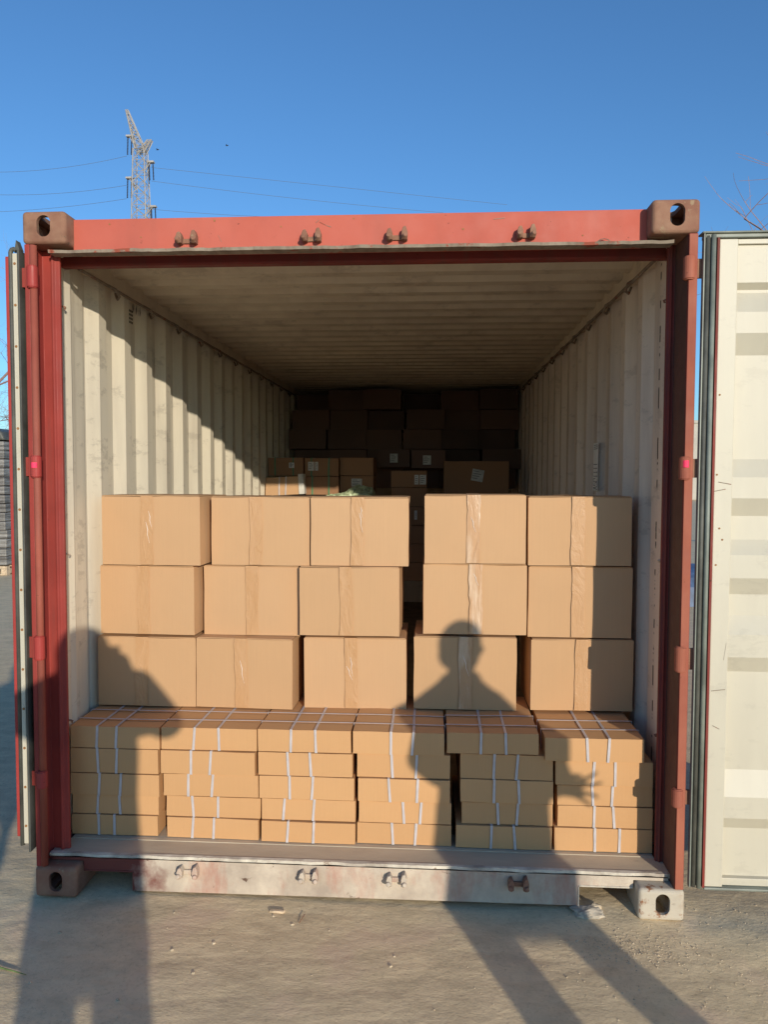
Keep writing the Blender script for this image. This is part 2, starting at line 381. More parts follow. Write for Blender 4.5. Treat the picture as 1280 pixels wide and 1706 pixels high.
# sill: front plate with two fork notches, top plate, worn lip
prof = [(.03, .143), (.03, .1195), (.163, .1195), (.163, .082), (.360, .080), (.365, .006), (2.066, .014), (2.074, .088), (2.272, .088), (2.272, .1195), (2.40, .1195), (2.40, .143)]
sl = MB().prism(prof, 0.052, .066, 'y').build('door_sill', 'sill', K, bevel=.002)
MB().prism([(.052, .1475), (.052, .132), (.17, .1385), (.17, .1490)], .03, Wd-.03, 'x').build('threshold_plate', 'plate', sl)
MB().box(.06, Wd-.06, .1705, .30, .138, .1515).build('threshold_plate', 'plate', sl)
vs = []; fs = []; n = 120
b = MB()
for i in range(n+1):
    x = .03+(2.395-.03)*i/n
    w = .0035*noise.noise(Vector((x*11, 2, 0)))+.0015*noise.noise(Vector((x*43, 7, 3)))
    vs += [(x, .047+w, .1385+w*.5), (x, .0475+w, .1495+w), (x, .062, .1510), (x, .062, .138)]
for i in range(n):
    for k in range(4): fs.append((4*i+k, 4*i+(k+1) % 4, 4*i+4+(k+1) % 4, 4*i+4+k))
fs += [(0, 1, 2, 3), tuple(4*n+k for k in (3, 2, 1, 0))]
b.add(vs, fs).build('sill_lip', 'lip', sl)
b = MB()   # bright worn edges round the fork notches
b.box(.165, .3575, .049, .10, .0805, .0855); b.box(.3585, .3635, .049, .10, .008, .080)
b.build('notch_edge', 'sill', sl, bevel=.001); b = MB(); b.box(2.072, 2.271, .049, .10, .0885, .0945); b.box(2.0675, 2.073, .049, .10, .014, .088)
b.build('notch_edge', 'lip', sl, bevel=.001)
for x, w in ((.585, .06), (1.053, .05), (1.388, .055), (1.844, .055)):
    keeper(x, .098, w, 'sill' if x < 1.8 else 'rust_brown', sl)

# floor, cross members, side rails, roof, walls
MB().box(.05, Wd-.05, .3, L-.06, .118, .150).build('cargo_floor', 'floor', K)
b = MB()
for i in range(20): b.box(.05, Wd-.05, .32+i*.3, .36+i*.3, .03, .117)
b.box(.002, .05, .172, L-.172, .03, .16); b.box(Wd-.05, Wd-.002, .172, L-.172, .03, .16)
b.build('underframe', 'steel_dark', K)

def side_wall(mir):
    def X(x): return Wd-x if mir else x
    p = []
    p.append((.035, .16)); p.append((.035, .27)); p.append((.028, .275)); p.append((.030, .30))
    y0 = 1.011-.278*2
    ys = [(.030, .40), (.012, .405)]
    k = 0
    pts = p+ys
    y = y0
    while y < L-.3:
        if y > .41: pts += [(.012, y), (.048, y+.066), (.048, y+.139), (.012, y+.205)]
        y += .278
    pts += [(.03, L-.06)]
    b = MB(); n = len(pts)
    vs = []
    for z in (.15, 2.50): vs += [(X(a), c, z) for a, c in pts]
    for z in (.15, 2.50): vs += [(X(max(a-.006, .003)), c, z) for a, c in pts]
    b.cur = 0; fs = [(i, i+1, n+i+1, n+i) for i in range(n-1)]
    b.add(vs, fs)
    b.cur = 1; o = 2*n
    for i in range(n-1): b.f.append([o+i, o+n+i, o+n+i+1, o+i+1]); b.mi.append(1)
    w = b.build('side_wall', ['cream_seam' if mir else 'cream', 'red'], K, fix=False)
    # top rail and a row of lashing rings
    r = MB(); a, c = sorted((X(.002), X(.052))); r.box(a, c, .172, L-.172, 2.478, 2.583)
    rl = r.build('top_side_rail', 'roof', w, bevel=.004)
    q = MB(); q.tube([(X(.066), .3, 2.462), (X(.066), L-.2, 2.462)], .007, 8)
    for i in range(13):
        yy = .62+i*.42
        q.tube([(X(.05), yy, 2.475), (X(.085), yy, 2.455), (X(.088), yy+.03, 2.43), (X(.066), yy+.06, 2.425), (X(.052), yy+.07, 2.455)], .006, 6)
    q.build('lashing_rail', 'gutter', w)
    return w
wl = side_wall(False); wr = side_wall(True)
MB().prism([(.006, .101), (.014, .101), (.014, .175), (.046, .268), (.034, .275), (.034, .318), (.006, .32)], .15, 2.47, 'z').build('post_liner', 'cream', wl, bevel=.006)
for z in (2.285, 1.30, .62):
    for wv, sx, x in ((wl, 1, .042), (wr, -1, Wd-.042)):
        MB().tube([(x-.025*sx, .205, z), (x+.006*sx, .200, z+.004), (x+.013*sx, .202, z+.001), (x+.008*sx, .206, z-.006)], .004, 8).build('lashing_hook', 'rust_brown' if z != 1.30 else 'lip', wv)
# little stencils and the worn strip label on the walls
b = MB()
for i in range(3):
    for j in range(4): b.box(.0490, .0497, .853+i*.016, .864+i*.016, 2.355+j*.018, 2.366+j*.018)
b.build('stencil_block', 'ink', wl)
b = MB()
for i in range(5):
    yy = .90+i*.022; b.obox((.0500, yy, 2.435), (.0004, 0, 0), (0, .004, .010*(-1)**i), (0, -.003, .014))
b.build('stencil_letters', 'ink', wl)
xw = Wd-.0492
ls = MB().box(xw-.0008, xw, 1.310, 1.428, 1.545, 1.800).build('strip_label', 'white', wr)
b = MB()
def seg(y0, z0, y1, z1, t=.0035):
    d = Vector((0, y1-y0, z1-z0)); l = d.length/2; d.normalize(); q = d.cross(Vector((1, 0, 0)))
    b.obox((xw-.0015, (y0+y1)/2, (z0+z1)/2), (.0004, 0, 0), d*l, q*t)
# vertical lettering, worn down to strokes, reading upwards
ch = {'4': [(0, .5, 1, 1), (0, .5, 1, .5)][:0]+[(.2, 0, .2, 1), (.2, 1, .8, 1)], '2': [(0, 0, 0, 1), (0, 1, .5, 1), (.5, 0, .5, 1), (.5, 0, 1, 0), (1, 0, 1, 1)],
      'G': [(0, 0, 0, 1), (0, 0, 1, 0), (1, 0, 1, 1), (1, 1, .5, 1)], 'T': [(0, .5, 1, .5), (0, 0, 0, 1)], 'I': [(0, .5, 1, .5)], '1': [(0, .5, 1, .5)], 'A': [(1, 0, 0, .5), (0, .5, 1, 1), (.6, .2, .6, .8)], 'V': [(0, 0, 1, .5), (1, .5, 0, 1)]}
for i, c in enumerate('V2GTTII'):
    z = 1.552+i*.021
    for (a0, c0, a1, c1) in ch[c]: seg(1.322+.090*a0, z+.015*c0, 1.322+.090*a1, z+.015*c1, .0013)
for (a0, c0, a1, c1) in ((0, 0, 1, 0), (0, .5, 1, .5), (0, 1, 1, 1), (0, 0, 0, 1)): seg(1.326+.080*a0, 1.768+.020*c0, 1.326+.080*a1, 1.768+.020*c1, .0013)
b.build('lettering', 'ink', ls)

# corrugated roof
b = MB(); pts = [(.30, 2.530)]
y = .36
while y < L-.3: pts += [(y, 2.530), (y+.035, 2.556), (y+.085, 2.556), (y+.12, 2.530)]; y += .19
pts.append((L-.05, 2.532)); n = len(pts); vs = []
for x in (.03, Wd-.03): vs += [(x, a, z) for a, z in pts]
for x in (.03, Wd-.03): vs += [(x, a, z+.004) for a, z in pts]
b.add(vs, [(i, n+i, n+i+1, i+1) for i in range(n-1)])
for i in range(n-1): b.f.append([2*n+i, 2*n+i+1, 3*n+i+1, 3*n+i]); b.mi.append(1)
b.build('roof', ['roof', 'red'], K, fix=False)
MB().box(.01, Wd-.01, L-.06, L-.02, .118, 2.55).build('end_wall', 'roof', K)

# right door, swung fully open and facing the camera
dr = MB(); DX0, DX1 = 2.508, 3.66
ribs = [(2.270, 2.198, 2.125, 2.052), (1.685, 1.621, 1.547, 1.483), (1.398, 1.345, 1.263, 1.201), (1.124, 1.060, .979, .920), (.560, .470, .392, .343)]
pz = [(2.412, .018), (2.302, .018), (2.281, .040), (2.271, .040)]
pz[0:0] = [(2.44, .018)]
for i, (t, a, c, d) in enumerate(ribs):
    pz += [(t, .038), (a, .006), (c, .006), (d, .038)]
pz += [(.20, .038), (.155, .038)]
n = len(pz); b = MB(); x0, x1 = 2.572, DX1-.07
b.add([(x0, y-.01, z) for z, y in pz]+[(x1, y-.01, z) for z, y in pz], [(i, i+1, n+i+1, n+i) for i in range(n-1)])
for i, (z, y) in enumerate(pz): b.v.append((x0, y-.007, z))
for i, (z, y) in enumerate(pz): b.v.append((x1, y-.007, z))
for i in range(n-1): b.f.append([2*n+i, 3*n+i, 3*n+i+1, 2*n+i+1]); b.mi.append(1)
pan = b.build('container_door', ['cream_door', 'red'], K, fix=False)
fr = MB()
fr.box(DX0, 2.5715, -.008, .042, .138, 2.449); fr.box(DX1-.0695, DX1, -.008, .042, .138, 2.449)
fr.build('door_frame', 'cream_door', pan, bevel=.003)
fr = MB(); fr.box(2.572, DX1-.07, -.003, .042, 2.432, 2.4492); fr.build('door_frame', 'cream_door', pan, bevel=.002)
MB().box(2.572, DX1-.07, .006, .042, .1382, .165).build('door_frame', 'cream_door', pan, bevel=.002)
MB().box(2.498, 2.506, -.016, .044, .138, 2.452).build('gasket_strip', 'inner_red', pan)
def vstrip(x, y, r, z0, z1): return MB().tube([(x, y, z0), (x, y, z1)], r, 12)
g = vstrip(2.486, -.012, .0085, .135, 2.463); g.build('gasket', 'gasket2', pan, smooth=True)
g = MB().prism([(2.4535, -.002), (2.4975, -.002), (2.4975, .040), (2.480, .040)], .137, 2.462, 'z'); g.build('gasket', 'gasket', pan, bevel=.004)
g = vstrip(2.468, -.006, .0085, .137, 2.460); g.build('gasket', 'gasket', pan, smooth=True)
g = MB().prism([(2.4505, -.004), (2.452, -.016), (2.456, -.016), (2.457, .004), (2.4525, .006)], .137, 2.466, 'z'); g.build('gasket', 'gasket2', pan)
g = MB().box(2.446, DX1+.03, -.020, .030, 2.4665, 2.4735); g.box(2.458, DX1, -.012, .03, 2.4525, 2.4665); g.build('gasket', 'gasket2', pan, bevel=.003)
g = MB().box(2.505, DX1+.02, -.014, .02, .1275, .1370); g.build('gasket', 'gasket2', pan, bevel=.003)
# smear patch low in the panel and worn scratches
b = MB()
for (x, z, dx, dz) in ((2.528, 1.575, .020, .004), (2.545, 1.60, .022, -.004), (2.535, .725, .012, -.006), (2.560, 1.0, .004, .03), (2.54, .86, .024, .003)):
    b.obox((x, -.0087, z), (dx, 0, dz), (0, .0004, 0), (0, 0, .0012))
b.build('scratch', 'gutter', pan)
b = MB()
for (x, z) in ((2.520, 2.05-.14), (2.53, 1.44), (2.541, 1.40), (2.521, 1.31), (2.517, 1.63)): b.tube([(x, -.0095, z), (x, -.0082, z)], .0035, 8)
b.build('rust_spot', 'rivet', pan)

# left door, folded back along the container's side: its hinge edge faces us
z0, z1 = .215, 2.445
b = MB().box(-.080, -.0645, .012, 1.16, z0+.012, z1-.012)
ld = b.build('container_door', 'bright_red', K, bevel=.003)
ld['label'] = 'red container door folded back, seen on its edge'
MB().box(-.0640, -.020, .030, 1.15, z0, z1).build('door_core', 'post_red', ld)
g = MB().tube([(-.0575, .012, z0-.02), (-.0575, .012, z1)]+[(-.0575+.012*(1-cos(t)), .012, z1+.014*sin(t)) for t in (.5, 1, 1.57, 2.2, 2.8)], .0085, 10)
g.build('gasket', 'gasket', ld, smooth=True)
MB().box(-.0465, -.0295, .002, .032, z0-.01, z1-.004).build('gasket_retainer', 'cream_door', ld, bevel=.002)
b = MB()
for i in range(15):
    z = z0+.06+i*.152; b.tube([(-.0375, -.0005, z), (-.0375, .004, z)], [.0045, .006], 8)
b.build('rivets', 'rivet', ld)
g = MB().prism([(-.0275, .030), (-.020, -.014), (-.011, -.016), (-.013, .030)], z0-.035, z1+.004, 'z'); g.build('gasket', 'gasket', ld, bevel=.002)
MB().prism([(-.030, z1+.004), (-.012, z1+.004), (-.012, z1+.008), (-.024, z1+.04)], -.010, .02, 'y').build('gasket_tip', 'gasket', ld)

# ------------------------------------------------------------ cartons
def carton_mesh(w, d, h, seed, bulge=.004, n=9, skew=0):
    """box with softly bulging faces, origin at front left bottom"""
    bm = bmesh.new(); rnd = random.Random(seed)
    bmesh.ops.create_grid
    vs = {}
    def P(i, j, k):
        key = (i, j, k)
        if key not in vs:
            x, y, z = i/n*w, j/n*d, k/n*h
            q = Vector((x*5+seed, y*5, z*5))
            ex = sin(pi*i/n); ey = sin(pi*j/n); ez = sin(pi*k/n)
            dx = dy = dz = 0
            if j == 0: dy = -bulge*ex*ez*(.4+noise.noise(q))
            if j == n: dy = bulge*ex*ez*.5
            if k == n: dz = bulge*ex*ey*(.2+noise.noise(q*1.3))*1.3
            if i == 0: dx = -bulge*ey*ez*(.3+noise.noise(q))*.6
            if i == n: dx = bulge*ey*ez*(.3+noise.noise(q))*.6
            c = .0022
            dx += c*noise.noise(Vector((seed, y*3, z*7))); dz += c*noise.noise(Vector((x*7, y*3, seed+.5)))*(1 if k == n else .5)
            vs[key] = bm.verts.new((x+dx+skew*z/h, y+dy, z+dz))
        return vs[key]
    R = range(n)
    for a in R:
        for c in R:
            for (f) in (((a, 0, c), (a+1, 0, c), (a+1, 0, c+1), (a, 0, c+1)), ((a, n, c), (a, n, c+1), (a+1, n, c+1), (a+1, n, c)),
                        ((0, a, c), (0, a, c+1), (0, a+1, c+1), (0, a+1, c)), ((n, a, c), (n, a+1, c), (n, a+1, c+1), (n, a, c+1)),
                        ((a, c, 0), (a, c+1, 0), (a+1, c+1, 0), (a+1, c, 0)), ((a, c, n), (a+1, c, n), (a+1, c+1, n), (a, c+1, n))):
                bm.faces.new([P(*q) for q in f])
    sharp = [e for e in bm.edges if len(e.link_faces) == 2 and e.calc_face_angle(0) > radians(60)]
    bmesh.ops.bevel(bm, geom=sharp, offset=.0045, segments=2, profile=.6, affect='EDGES')
    for f in bm.faces: f.smooth = True
    bmesh.ops.recalc_face_normals(bm, faces=bm.faces)
    me = bpy.data.meshes.new('carton'); bm.to_mesh(me); bm.free(); me.set_sharp_from_angle(angle=radians(18))
    return me
def mesh_obj(name, me, mat, parent=None):
    me.materials.clear(); me.materials.append(MT[mat]); o = bpy.data.objects.new(name, me); COL.objects.link(o)
    if parent: o.parent = parent
    return o
def wavy_strip(path, wdir, width, thick, seed, amp=.0, n=12):
    """thin strip following a path; wdir = width direction; amp = sideways wander"""
    pts = []
    for a, c in zip(path[:-1], path[1:]):
        a = Vector(a); c = Vector(c)
        m_ = max(1, int((c-a).length/.03))
        for i in range(m_): pts.append(a.lerp(c, i/m_))
    pts.append(Vector(path[-1]))
    wd = Vector(wdir); mb = MB(); vs = []; N = len(pts)
    for i, p in enumerate(pts):
        d = (pts[min(i+1, N-1)]-pts[max(i-1, 0)]).normalized(); nn = d.cross(wd).normalized()
        s = amp*noise.noise(Vector((p.x*4+seed, p.y*6, p.z*6+seed)))
        e = width*.08*noise.noise(Vector((seed*3, p.y*40, p.z*40)))
        for a, c in ((-1, 0), (1, 0), (1, 1), (-1, 1)): vs.append(p+wd*(s+a*(width/2+e))+nn*(c*thick))
    fs = [(4*i+k, 4*i+(k+1) % 4, 4*i+4+(k+1) % 4, 4*i+4+k) for i in range(N-1) for k in range(4)]
    fs += [(3, 2, 1, 0), tuple(4*(N-1)+k for k in range(4))]
    mb.add(vs, fs); return mb

top_lab = {
 'A': 'top row carton against the cream left wall, thin white glint along its tape crease',
 'B': 'second carton from the left in the top row, sealed with dull brown tape',
 'C': 'top row carton left of the dark gap, two bright glints on its tape',
 'D': 'top row carton just right of the dark gap, with shiny clear tape',
 'E': 'carton at the right end of the top row, right half in shade',
 'F': 'leftmost big carton of the middle row, with plain brown tape',
 'G': 'second carton from the left in the middle row of big cartons',
 'H': 'middle row carton left of the dark gap, its right side showing',
 'I': 'middle row carton right of the gap, wide shiny clear tape, directly above the head shadow',
 'J': 'carton at the right end of the middle row of big cartons, right half in shade',
 'K': 'leftmost big carton of the lowest row, half covered by a shadow',
 'L': 'second carton from the left in the lowest row of big cartons, its right side showing',
 'M': 'third big carton from the left in the lowest row, creased tape',
 'N': 'carton in the lowest row of big cartons with a head and shoulders shadow on it',
 'O': 'rightmost big carton of the lowest row, orange gap on its left'}
CT = [('A', .089, .525, .43, 1.235, 1.531), ('B', .552, .985, .49, 1.231, 1.526), ('C', .993, 1.414, .47, 1.235, 1.527), ('D', 1.483, 1.908, .45, 1.252, 1.539), ('E', 1.920, 2.35, .46, 1.246, 1.533),
 ('F', .070, .492, .45, .930, 1.226), ('G', .514, .938, .50, .921, 1.224), ('H', .946, 1.377, .46, .934, 1.228), ('I', 1.478, 1.916, .46, .948, 1.246), ('J', 1.926, 2.36, .48, .938, 1.238),
 ('K', .052, .487, .45, .612, .914), ('L', .492, .917, .45, .614, .916), ('M', .962, 1.407, .48, .610, .917), ('N', 1.440, 1.878, .47, .620, .932), ('O', 1.941, 2.372, .48, .622, .926)]
yaws = dict(A=-.035, B=.0, C=.01, D=-.01, E=.012, F=-.04, G=.0, H=-.015, I=.012, J=0, K=.01, L=-.03, M=.006, N=-.008, O=.012)
for i, (nm, x0, x1, y, z0, z1) in enumerate(CT):
    w = x1-x0; h = z1-z0-.001; d = .37
    o = mesh_obj('large_carton', carton_mesh(w, d, h, i*3.7, .006), 'card')
    o.location = (x0, y, z0); o.rotation_euler = (0, random.uniform(-.004, .004), yaws[nm])
    tag(o, top_lab[nm], 'carton', 'big taped cartons in three rows')
    tx = w*(.485+random.uniform(-.03, .03)); tw = .055
    clear = nm in 'DIN'
    t0 = h-.11 if nm == 'Q' else .0
    f = -.0075
    tp = wavy_strip([(tx, f, .003), (tx, f, h+.0045), (tx, d*.5, h+.0065)], (1, 0, 0), tw, .0007, i*1.7, .006)
    tp.build('tape', 'tape2' if clear else 'tape', o)
    # top flap edge: a thin open slot with a second board layer
    b = MB(); b.box(.004, w-.004, -.0015, d/2-.002, h+.0012, h+.0045); fl = b.build('flap', 'card', o, bevel=.001)
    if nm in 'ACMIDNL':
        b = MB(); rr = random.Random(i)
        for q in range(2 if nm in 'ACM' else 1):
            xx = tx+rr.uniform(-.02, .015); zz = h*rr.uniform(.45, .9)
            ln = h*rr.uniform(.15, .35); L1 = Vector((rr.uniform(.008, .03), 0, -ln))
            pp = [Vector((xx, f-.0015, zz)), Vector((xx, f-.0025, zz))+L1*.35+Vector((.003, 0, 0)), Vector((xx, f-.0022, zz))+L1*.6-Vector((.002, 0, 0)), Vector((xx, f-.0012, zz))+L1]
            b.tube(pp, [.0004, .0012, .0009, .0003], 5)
        b.build('tape_crease_glint', 'crease_glint', o)  # pale ridges put the glints of the tape wrinkles into colour

# low strapped cartons: six columns, five layers
SX = [(1235, (.051, .419, .427, .817, .824, 1.198, 1.205, 1.566, 1.578, 1.935, 1.958, 2.335)),
 (1270, (.050, .413, .426, .811, .824, 1.203, 1.222, 1.59, 1.632, 1.993, 2.003, 2.375)),
 (1310, (.050, .417, .435, .823, .828, 1.21, 1.227, 1.591, 1.633, 1.995, 2.012, 2.378)),
 (1350, (.050, .409, .444, .83, .837, 1.215, 1.229, 1.596, 1.639, 1.995, 2.013, 2.378)),
 (1388, (.050, .408, .447, .822, .837, 1.215, 1.222, 1.597, 1.616, 1.991, 2.003, 2.380))]
ZL = [(.607, .516, .414, .322, .240, .1555), (.609, .517, .420, .327, .241, .1555), (.612, .520, .424, .330, .242, .1555), (.615, .523, .426, .332, .243, .1555), (.618, .533, .432, .338, .248, .1555), (.612, .518, .419, .336, .250, .1555)]
SP = [[(.31, .53), (.36, .60), (.36, .62), (.42, .67), (.38, .64), (.42, .65)],
 [(.31, .54), (.32, .54), (.31, .55), (.37, .65), (.37, .62), (.40, .61)],
 [(.33, .57), (.27, .53), (.32, .57), (.34, .65), (.36, .62), (.36, .58)],
 [(.31, .55), (.28, .55), (.25, .57), (.48, .68), (.39, .62), (.39, .58)],
 [(.31, .50), (.29, .52), (.29, .56), (.37, .63), (.37, .60), (.41, .66)]]
cols = ['leftmost column', 'second column from the left', 'third column from the left', 'fourth column from the left', 'fifth column from the left', 'rightmost column']
rows = ['top', 'second', 'middle', 'fourth', 'bottom']
extra = {(0, 0): ', elbow-shaded', (5, 0): ', jutting out', (4, 0): ', shaded', }
sf = MB()
for ci in range(6):
    for ri in range(5):
        x0, x1 = SX[ri][1][2*ci:2*ci+2]; zt, zb = ZL[ci][ri], ZL[ci][ri+1]
        w = x1-x0; h = zt-zb-.0035; d = .50; sd_ = ci*5+ri
        y = .19+random.uniform(-.006, .006)+(-.012 if (ri == 0 and ci == 5) else 0)+(.008 if ri == 3 else 0)
        o = mesh_obj('strapped_carton', carton_mesh(w, d, h, 50+sd_*2.3, .003), 'card2')
        o.location = (x0, y, zb); o.rotation_euler = (0, random.uniform(-.006, .006), random.uniform(-.006, .006))
        tag(o, ('%s flat white-strapped carton in the %s of the low stack' % (rows[ri], cols[ci]))+extra.get((ci, ri), ''), 'strapped carton', 'low cartons bound with white straps')
        for k in (0, 1):
            sx = w*SP[ri][ci][k]; tl = random.uniform(-.008, .008)
            f = -.0045; top = h+.004
            st = wavy_strip([(sx+tl, f, -.001), (sx, f, top), (sx+random.uniform(-.003, .003), d+.005, top), (sx, d+.005, -.001), (sx+tl, f, -.001)], (1, 0, 0), .0098, .0011, sd_+k*.37, .003)
            st.build('strap', 'strap', o)
        if ri == 0:
            for yy in (.085, .20):
                st = wavy_strip([(-.004, yy, h*.1), (-.004, yy, h+.0055), (w+.004, yy+random.uniform(-.01, .01), h+.0055), (w+.004, yy, h*.1)], (0, 1, 0), .0095, .001, sd_+yy, .004)
                st.build('strap', 'strap', o)

# cartons further in
midl = {
 'a': 'dim carton with one white label and green strap against the left wall',
 'b': 'dim reddish carton with a double white label, second from the left wall',
 'c': 'dim brown carton without a label, third from the left wall behind the front rows',
 'd': 'sunlit torn brown carton wrapped in clear film beside the left wall, behind the front rows',
 'e': 'half sunlit brown carton with green straps peeking over the second front carton',
 'f': 'brown carton with a small white label on its right, above the pale green film',
 'g': 'brown carton with a double white label seen above the dark gap',
 'h': 'brown carton directly beneath the double labelled one, seen through the gap',
 'i': 'very dark carton with a faint grey label, left one of the far pair in shade',
 'j': 'very dark carton with a faint grey label, right one of the far pair in shade',
 'k': 'wide dark carton with one tilted white label, right of the gap in the shade'}
MD = [('a', .051, .366, 3.95, 1.619, 1.78, [(.60, .75, .42, .72)]), ('b', .382, .683, 3.95, 1.615, 1.775, [(.10, .28, .30, .80), (.31, .40, .30, .80)]), ('c', .693, .99, 4.0, 1.621, 1.782, []),
 ('d', .056, .386, 3.80, 1.44, 1.600, []), ('e', .392, .686, 3.93, 1.449, 1.612, []), ('f', .694, .991, 4.0, 1.449, 1.618, [(.34, .66, .44, .86)]),
 ('g', 1.157, 1.468, 3.9, 1.517, 1.665, [(.66, .78, .18, .76), (.81, .99, .18, .76)]), ('h', 1.158, 1.469, 3.9, 1.352, 1.514, []),
 ('i', .998, 1.303, 4.5, 1.702, 1.875, [(.38, .62, .25, .75)]), ('j', 1.32, 1.641, 4.5, 1.692, 1.863, [(.34, .58, .2, .72)]), ('k', 1.625, 2.214, 4.2, 1.444, 1.756, [(.38, .56, .45, .80)])]
MD += [('l', 1.157, 1.468, 3.9, 1.187, 1.349, [(.66, .74, .3, .8)]), ('m', 1.158, 1.469, 3.9, 1.022, 1.184, []), ('n', 1.158, 1.469, 3.9, .857, 1.019, []), ('o', 1.158, 1.469, 3.9, .692, .854, [])]
midl.update({'l': 'brown carton with a thin pale label seen deep in the dark gap', 'm': 'shaded brown carton deep in the gap, one below the thin labelled one', 'n': 'shaded brown carton in the gap, two below the thin labelled one', 'o': 'lowest brown carton visible deep in the dark gap'})
for i, (nm, x0, x1, y, z0, z1, labs) in enumerate(MD):
    w = x1-x0; h = z1-z0-.003; d = .4
    o = mesh_obj('brown_carton', carton_mesh(w, d, h, 200+i*1.9, .004, skew=(.0 if nm != 'd' else .015)), 'card' if nm == 'd' else 'card4' if nm in 'ij' else 'card3')  # sunlit carton keeps the light board, the others take shade-darkened copies
    o.location = (x0, y, z0); o.rotation_euler = (0, (.0 if nm != 'd' else -.05), random.uniform(-.015, .015))
    tag(o, midl[nm], 'carton', 'brown cartons in the shaded stack')
    for (a, c, e, f_) in labs:
        b = MB(); b.box(a*w, c*w, -.0095, -.0085, e*h, f_*h); lb = b.build('label', 'label', o)
        b = MB()
        for q in range(4):
            zz = e*h+(f_-e)*h*(.2+.2*q); b.box(a*w+.008, a*w+(c-a)*w*(.55+.12*(q % 3)), -.0101, -.0096, zz, zz+.004)
        b.build('print_lines', 'ink', lb)
        if nm == 'k': lb.rotation_euler.y = .18; lb.location = (.0, 0, .04)
    if nm in 'abe':
        for q in (.72, .2): wavy_strip([(w*q, -.006, 0), (w*q, -.006, h+.005), (w*q, d*.6, h+.005)], (1, 0, 0), .012, .001, i+q, .004).build('strap', 'strap_g', o)
    if nm == 'd':
        for q in (.38, .55): wavy_strip([(w*q, -.007, 0), (w*q+.01, -.007, h+.005), (w*q, d*.6, h+.005)], (1, 0, 0), .012, .001, i+q, .006).build('strap', 'strap', o)
        b = MB(); b.prism([(w-.03, -.012), (w+.012, -.016), (w+.020, -.008), (w+.018, .1), (w-.02, .1)], 0, h+.02, 'z'); b.build('film_edge', 'label', o, bevel=.004)
# heap of pale film on the cartons behind
vs = []; fs = []; n = 26
for j in range(n):
    for i in range(n):
        u, v = i/(n-1), j/(n-1)
        x = .62+.42*u; y = 3.45+.4*v
        z = 1.452+.075*math.exp(-((u-.72)**2*9+(v-.5)**2*7))*(1+.6*noise.noise(Vector((u*9, v*9, 0))))+.018*noise.noise(Vector((u*22, v*22, 3)))
        if i in (0, n-1) or j in (0, n-1): z -= .05
        vs.append((x, y, z))
fs = [(j*n+i, j*n+i+1, (j+1)*n+i+1, (j+1)*n+i) for j in range(n-1) for i in range(n-1)]
b = MB().add(vs, fs); o = b.build('crumpled_film', 'film', fix=False); so = o.modifiers.new('s', 'SOLIDIFY'); so.thickness = .004
tag(o, 'crumpled heap of pale green plastic film lying behind the third front carton', 'plastic film')
# carton layer beneath the film
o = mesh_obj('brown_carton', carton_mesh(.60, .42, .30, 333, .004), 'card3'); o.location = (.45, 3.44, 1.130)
tag(o, 'brown carton carrying the crumpled green film, hidden behind the front rows', 'carton', 'brown cartons in the shaded stack')

# full height wall of cartons at the far end
def dup(o, loc, rz):
    c = o.copy(); COL.objects.link(c); c.location = loc; c.rotation_euler.z = rz; return c
protos = {}
far_x = [.06, .45, .83, 1.22, 1.60, 1.98]
rnames = ['lowest visible', 'second lowest', 'third', 'fourth', 'top']
cnames = ['leftmost', 'second from left', 'third from left', 'fourth from left', 'second from right', 'rightmost']
farp = mesh_obj('shaded_carton', carton_mesh(.378, .5, .195, 401, .005), 'card4'); first = True
for r in range(5):
    for c in range(6):
        loc = (far_x[c]+random.uniform(-.012, .012)+.03*(r % 2), 4.95+random.uniform(-.12, .10), 1.49+r*.199)
        if r == 4 and c in (0, 3): loc = (loc[0], 5.3, loc[2])
        if first: farp.location = loc; o = farp; first = False
        else: o = dup(farp, loc, random.uniform(-.03, .03))
        tag(o, '%s carton, %s layer, dark stack at the far end' % (cnames[c], rnames[r]), 'carton', 'cartons stacked to the roof at the far end')

# ------------------------------------------------------------ things on the ground
def blob(name, loc, r, seed, mat, squash=(1, 1, .5)):
    bm = bmesh.new(); bmesh.ops.create_icosphere(bm, subdivisions=3, radius=1)
    for v in bm.verts:
        k = 1+.35*noise.noise(v.co*1.4+Vector((seed, 0, 0)))+.18*noise.noise(v.co*4+Vector((seed, 3, 0)))
        v.co = Vector((v.co.x*squash[0], v.co.y*squash[1], v.co.z*squash[2]))*r*k
    me = bpy.data.meshes.new(name); bm.to_mesh(me); bm.free(); o = mesh_obj(name, me, mat); o.location = loc; return o
MT['lump'] = plain('pale_mortar', (.50, .43, .33), .9, v=.25, sc=30)
MT['stone'] = plain('grey_brown_stone', (.52, .42, .29), .95, v=.3, sc=30)
MT['wood'] = plain('splintered_wood', (.55, .42, .28), .8, v=.3, sc=40)
o = blob('mortar_lump', (2.10, .03, gh(2.1, .03)+.004), .042, 3, 'lump', (1.5, .9, .38)); tag(o, 'flat crumbling lump of pale mortar under the right fork notch', 'lump')
o = blob('stone', (2.135, .055, gh(2.13, .05)+.008), .018, 9, 'stone', (1.2, .9, .7)); tag(o, 'small dark stone lying beside the pale mortar lump', 'stone')
b = MB(); b.prism([(-.028, -.005), (.024, -.008), (.030, .003), (-.01, .008), (-.026, .005)], 0, .009, 'z'); o = b.build('wood_chip', 'wood', bevel=.001)
o.location = (.945, -.035, gh(.945, -.035)+.001); tag(o, 'small pale wood chip lying on the dirt below the middle of the sill', 'wood chip')
b = MB(); b.tube([(0, 0, .004), (.03, -.012, .008), (.06, -.018, .006), (.10, -.028, .006), (.14, -.038, .004)], [.002, .003, .0028, .002, .001], 6)
MT['straw'] = plain('green_stem', (.14, .20, .06), .6, v=.3)
